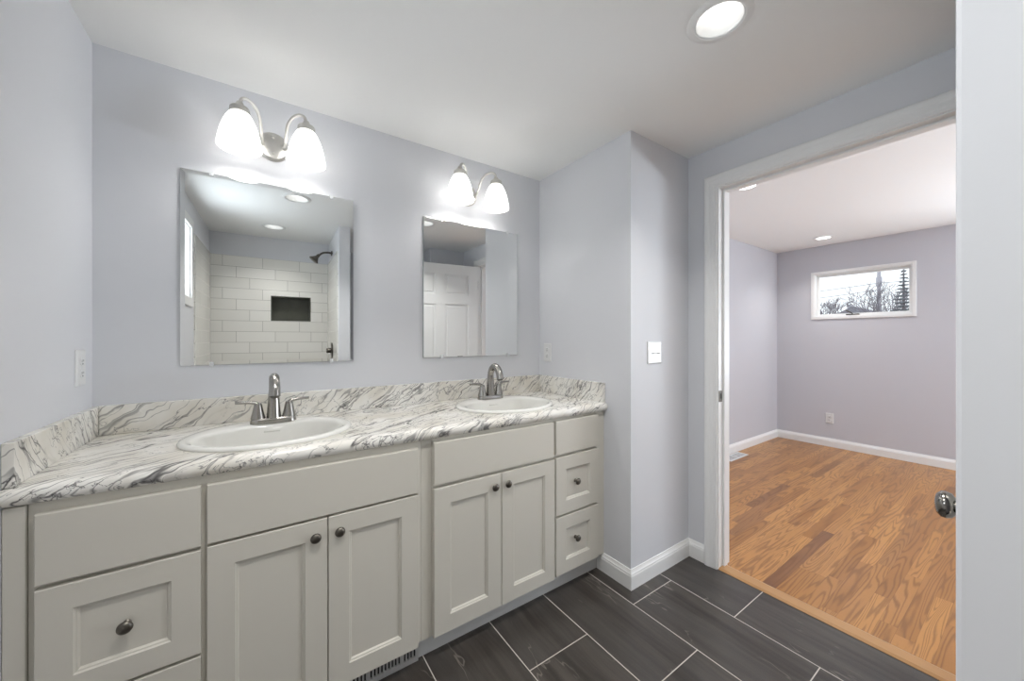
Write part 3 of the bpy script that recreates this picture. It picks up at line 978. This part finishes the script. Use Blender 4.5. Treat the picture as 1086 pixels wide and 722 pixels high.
# ------------------------------------------------------------------ wall plates
def plate(kind, label, M, gangs=1):
    """built in a local frame: face towards local -y, upright along z"""
    root = empty('electrical_outlet' if kind == 'outlet' else 'light_switch', (0, 0, 0), label, 'outlet' if kind == 'outlet' else 'switch')
    wd = 0.0715 + 0.046 * (gangs - 1)
    mb = MB()
    h = 0.0575

    def rect(i, d):
        return [mb.bm.verts.new((x, d, z)) for x, z in ((-wd / 2 + i, -h + i), (wd / 2 - i, -h + i), (wd / 2 - i, h - i), (-wd / 2 + i, h - i))]
    rs = [rect(0, -0.0003), rect(0, -0.003), rect(0.003, -0.0058), rect(0.006, -0.0062)]
    mb.rings(rs)
    mb.bm.faces.new(rs[0][::-1])
    mb.bm.faces.new(rs[-1])
    mb.build('cover_plate', PLATE, root)
    for g in range(gangs):
        x = (g - (gangs - 1) / 2) * 0.046
        if kind == 'outlet':
            for s in (-1, 1):
                r = MB().lathe([(0, 0.0), (0.0172, 0.0), (0.0172, 0.0016), (0.0160, 0.0024), (0, 0.0024)], T((x, -0.0060, s * 0.0195)) @ RX90, 28, 1.0, 0.84)
                rc = r.build('receptacle', PLATE, root, True, 40)
                sl = MB().box(x - 0.0075, x - 0.0055, -0.0087, -0.0080, s * 0.0195 - 0.001, s * 0.0195 + 0.0070).box(x + 0.0055, x + 0.0075, -0.0087, -0.0080, s * 0.0195 + 0.000, s * 0.0195 + 0.0065)
                sl.lathe([(0, 0), (0.0026, 0), (0.0026, 0.0007), (0, 0.0007)], T((x, -0.0080, s * 0.0195 - 0.0075)) @ RX90, 12)
                sl.build('slots', DARK, rc)
            MB().lathe([(0, 0), (0.0032, 0), (0.0028, 0.0012), (0, 0.0014)], T((x, -0.0060, 0)) @ RX90, 14).build('screw', PLATE, root, True, 40)
        else:
            MB().box(x - 0.0056, x + 0.0056, -0.0070, -0.0058, -0.0125, 0.0125, 0.0005).build('toggle_slot', PLATE, root)
            MB().sweep([(-0.0038, 0), (0.0038, 0), (0.0030, 0.014), (-0.0030, 0.014)], [(x, -0.0068, -0.0075), (x, -0.0075, -0.0005)], (0, -1, 0)).build('toggle', PLATE, root)
            for s in (-1, 1):
                MB().lathe([(0, 0), (0.0032, 0), (0.0028, 0.0012), (0, 0.0014)], T((x, -0.0060, s * 0.030)) @ RX90, 14).build('screw', PLATE, root, True, 40)
    root.matrix_world = M
    return root


RZ = lambda a: Matrix.Rotation(a, 4, 'Z')
plate('outlet', 'white outlet plate on the left wall above the side splash', T((XL, 1.771, 1.141)) @ RZ(pi / 2))
plate('outlet', 'white outlet plate on the boxed-out wall beside the right mirror', T((XR, 1.802, 1.147)) @ RZ(-pi / 2))
plate('switch', 'white two-toggle switch plate on the boxed-out wall facing the room', T((1.706, YC, 1.162)), 2)
plate('outlet', 'white outlet plate low on the far bedroom wall', T((XF, 1.418, 0.323)) @ RZ(-pi / 2))

# floor register in the bedroom
fr = empty('floor_register', (4.10, 1.857, 0.0), 'white metal floor register on the oak floor beside the bedroom baseboard', 'register')
g = MB()
g.box(-0.19, 0.19, -0.055, -0.040, 0.0005, 0.006, 0.001).box(-0.19, 0.19, 0.040, 0.055, 0.0005, 0.006, 0.001).box(-0.19, -0.165, -0.04, 0.04, 0.0005, 0.006, 0.001).box(0.165, 0.19, -0.04, 0.04, 0.0005, 0.006, 0.001).box(-0.012, 0.012, -0.04, 0.04, 0.0005, 0.006, 0.001)
for k in range(12):
    for s in (-1, 1):
        g.box(s * (0.02 + 0.0125 * k) - 0.0022, s * (0.02 + 0.0125 * k) + 0.0022, -0.04, 0.04, 0.0015, 0.0052)
g.build('grille', REG, fr)
MB().box(-0.165, 0.165, -0.04, 0.04, 0.0003, 0.0012).build('damper', plain('register_damper', srgb(70, 76, 88), 0.5, 0.2), fr)

# ------------------------------------------------------------------ open bathroom door (hinged on the right jamb)
TURN = radians(6.6)
door = empty('door_1', (XD - 0.012, DO0 + 0.002, 0), 'white six-panel bathroom door standing open, seen in the mirror over the right sink', 'door', None, pi + TURN)
tag(door, kind='structure')
DW, DH, DT = 0.862, 2.028, 0.035
# local: x from the hinge to the free edge, thickness along -y, z up
m = MB()
y0, y1 = -DT, -0.0
m.box(0.004, DW, y0 + 0.011, y1 - 0.011, 0.010, DH)
st, mul = 0.115, 0.105
rails = [(0.010, 0.235), (0.835, 0.985), (1.600, 1.705), (1.920, DH)]
for a, b in ((0.004, st), (DW - st, DW), (DW / 2 - mul / 2, DW / 2 + mul / 2)):
    m.box(a, b, y0, y1, 0.010, DH, 0.0025)
for a, b in rails:
    m.box(0.004, DW, y0 + 0.0002, y1 - 0.0002, a, b, 0.0025)
for xa, xb in ((st, DW / 2 - mul / 2), (DW / 2 + mul / 2, DW - st)):
    for (za, zb) in ((0.235, 0.835), (0.985, 1.600), (1.705, 1.920)):
        m.box(xa + 0.020, xb - 0.020, y0 + 0.0045, y1 - 0.0045, za + 0.020, zb - 0.020, 0.006, 1)
m.build('door_leaf', TRIM, door)
kx, kz = DW - 0.060, 0.880
for s in (-1, 1):
    yb = y1 if s > 0 else y0
    Mx = T((kx, yb, kz)) @ (RXm90 if s > 0 else RX90)
    MB().lathe([(0, -0.001), (0.032, -0.001), (0.0325, 0.003), (0.029, 0.0075), (0.014, 0.010), (0.0115, 0.014), (0.0115, 0.030), (0.016, 0.035), (0.0250, 0.041), (0.0280, 0.049), (0.0270, 0.057), (0.020, 0.0635), (0.010, 0.066), (0, 0.0665)], Mx, 36).build('door_knob', DOORKNOB, door, True, 50)
MB().box(DW - 0.0005, DW + 0.0015, y0 + 0.006, y1 - 0.006, kz - 0.028, kz + 0.028, 0.0005).build('latch_plate', PEWTER, door)
for z in (0.22, 1.03, 1.83):
    MB().tube([(-0.001, 0.006, z - 0.045), (-0.001, 0.006, z + 0.045)], 0.0055, 12).box(0.0015, 0.0045, -0.030, 0.004, z - 0.045, z + 0.045).build('hinge', NICKEL, door, False)

# ------------------------------------------------------------------ shower fittings seen in the mirror
sh = empty('shower_sprayer', (XSH - ty, -0.36, 2.09), 'dark nickel shower head on a bent arm, reflected in the left mirror', 'shower head')
MB().tube(spline([(0.004, 0, 0.0), (-0.04, 0, 0.004), (-0.085, 0, -0.006), (-0.120, 0, -0.035)], 6), 0.0095, 14).build('shower_arm', BRONZE, sh, True, 50)
MB().lathe([(0, 0.0), (0.026, 0.0), (0.025, 0.006), (0.012, 0.012), (0, 0.012)], RYm90, 24).build('wall_flange', BRONZE, sh, True, 40)
MB().lathe([(0, -0.004), (0.013, -0.004), (0.016, 0.012), (0.015, 0.024), (0.034, 0.052), (0.046, 0.066), (0.046, 0.074), (0.040, 0.077), (0, 0.077)], T((-0.118, 0, -0.030)) @ Matrix.Rotation(pi + 0.70, 4, 'Y'), 32).build('spray_head', BRONZE, sh, True, 40)
sv = empty('shower_valve', (XSH - ty, -0.36, 1.115), 'dark nickel round shower valve with lever, reflected in the left mirror', 'shower valve')
MB().lathe([(0, 0.0), (0.080, 0.0), (0.080, 0.003), (0.070, 0.008), (0.030, 0.012), (0, 0.012)], RYm90, 36).build('escutcheon', BRONZE, sv, True, 40)
MB().lathe([(0, 0.011), (0.026, 0.011), (0.024, 0.045), (0.020, 0.052), (0, 0.054)], RYm90, 24).tube([(-0.042, 0, 0.0), (-0.050, 0.05, -0.004), (-0.055, 0.095, -0.006)], [0.009, 0.007, 0.006], 12).build('lever_handle', BRONZE, sv, True, 40)

# ------------------------------------------------------------------ outdoors, beyond the bedroom window
struct(MB().box(7, 160, -90, 120, -0.9, -0.6).build('ground_outside', SNOW), 'pale winter ground outside the bedroom window', 'ground')


def bare_tree(name, loc, ht, seed, label):
    rnd = random.Random(seed)
    root = empty(name, loc, label, 'tree', 'bare trees outside the bedroom window')
    mb = MB()
    tw = MB()

    def grow(p, d, ln, r, lev):
        q = p + d * ln
        mid = p + d * ln * 0.5 + Vector((rnd.uniform(-1, 1), rnd.uniform(-1, 1), rnd.uniform(-.3, .3))) * ln * 0.06
        (mb if lev < 2 else tw).tube([p, mid, q], [r, r * 0.86, r * 0.70], 6 if lev < 2 else 4, lev < 2)
        if lev >= 6:
            return
        nb = 3 if lev in (0, 1, 2, 3) else 2
        for k in range(nb):
            sp_ = Vector((rnd.gauss(0, 1), rnd.gauss(0, 1), rnd.gauss(0.15, 0.6))).normalized()
            nd = (d + sp_ * rnd.uniform(0.45, 0.85) + Vector((0, 0, 0.12))).normalized()
            st_ = q if k < 2 else p + d * ln * rnd.uniform(0.5, 0.9)
            grow(st_, nd, ln * rnd.uniform(0.66, 0.84), max(0.012, r * rnd.uniform(0.50, 0.62)), lev + 1)
    grow(Vector((0, 0, 0)), Vector((0, 0, 1)), ht * 0.26, ht * 0.022, 0)
    mb.build('trunk', BARK, root, True)
    tw.build('branches', BARK, root)
    return root


bare_tree('bare_tree', (34.0, 6.65, -0.7), 6.6, 3, 'wide bare tree behind the utility pole, outside the bedroom window')
bare_tree('bare_tree', (30.0, 8.1, -0.7), 5.4, 11, 'bare tree at the left edge of the bedroom window view')
bare_tree('bare_tree', (40.0, 6.7, -0.7), 6.0, 21, 'bare tree between the utility pole and the evergreen, outside the bedroom window')

ev = empty('evergreen_tree', (30.0, 4.62, -0.7), 'tall dark evergreen tree at the right of the bedroom window view', 'tree')
MB().tube([(0, 0, 0), (0, 0, 3.0), (0, 0, 6.0)], [0.16, 0.10, 0.02], 8).build('trunk', BARK, ev, True)
nm = MB()
rr = random.Random(5)
for lv in range(26):
    z = 0.8 + lv * 0.2
    R_ = 1.45 * (1 - (z / 6.1)) + 0.08
    for k in range(9):
        a = 2 * pi * (k + rr.random()) / 9
        ln = R_ * rr.uniform(0.65, 1.1)
        d = Vector((cos(a), sin(a), 0))
        nm.tube([Vector((0, 0, z)), Vector((0, 0, z - 0.05)) + d * ln * 0.5, Vector((0, 0, z - 0.02 - 0.10 * rr.random())) + d * ln], [0.03, 0.10 * (0.5 + R_), 0.015], 5, True, 0.4)
nm.build('needles', NEEDLE, ev)

up = empty('street_utility_pole', (50.0, 9.37, -0.7), 'tall grey utility pole in the bedroom window view', 'utility pole')
MB().tube([(0, 0, 0), (0, 0, 6), (0, 0, 11.5)], [0.19, 0.155, 0.12], 14).build('shaft', POLE, up, True)
MB().lathe([(0, 0), (0.20, 0), (0.22, 0.05), (0.22, 0.85), (0.18, 0.95), (0, 0.97)], T((0, 0, 7.0)), 20).build('transformer', POLE, up, True, 40)


def wire(a, b, sag, label):
    a, b = Vector(a), Vector(b)
    p = [a.lerp(b, k / 16) - Vector((0, 0, sag * 4 * (k / 16) * (1 - k / 16))) for k in range(17)]
    tag(MB().tube(p, 0.028, 6).build('street_power_line', WIRE, None, True), label, 'power line', 'power lines outside the bedroom window')


wire((49.6, 9.30, 6.62), (50, 40, 6.9), 0.7, 'upper power line running left from the utility pole')
wire((49.6, 9.30, 5.95), (50, 40, 6.2), 0.8, 'lower power line running left from the utility pole')
wire((49.6, 9.20, 6.62), (49.6, -22, 7.4), 0.5, 'power line running right from the utility pole past the evergreen')
hs = empty('outside_house', (90.0, 19.4, -0.7), 'distant pale house with a grey roof low in the bedroom window view', 'house')
MB().box(-4, 4, -2.2, 2.2, 0, 6.2).build('walls', SIDING, hs)
MB().sweep([(-2.6, 6.1), (2.6, 6.1), (0.0, 7.6)], [(4.4, 0, 0), (-4.4, 0, 0)], (0, 0, 1)).build('roof', SHINGLE, hs)
MB().box(-0.5, 0.5, 1.0, 1.6, 6.3, 8.1).build('chimney', SIDING, hs)
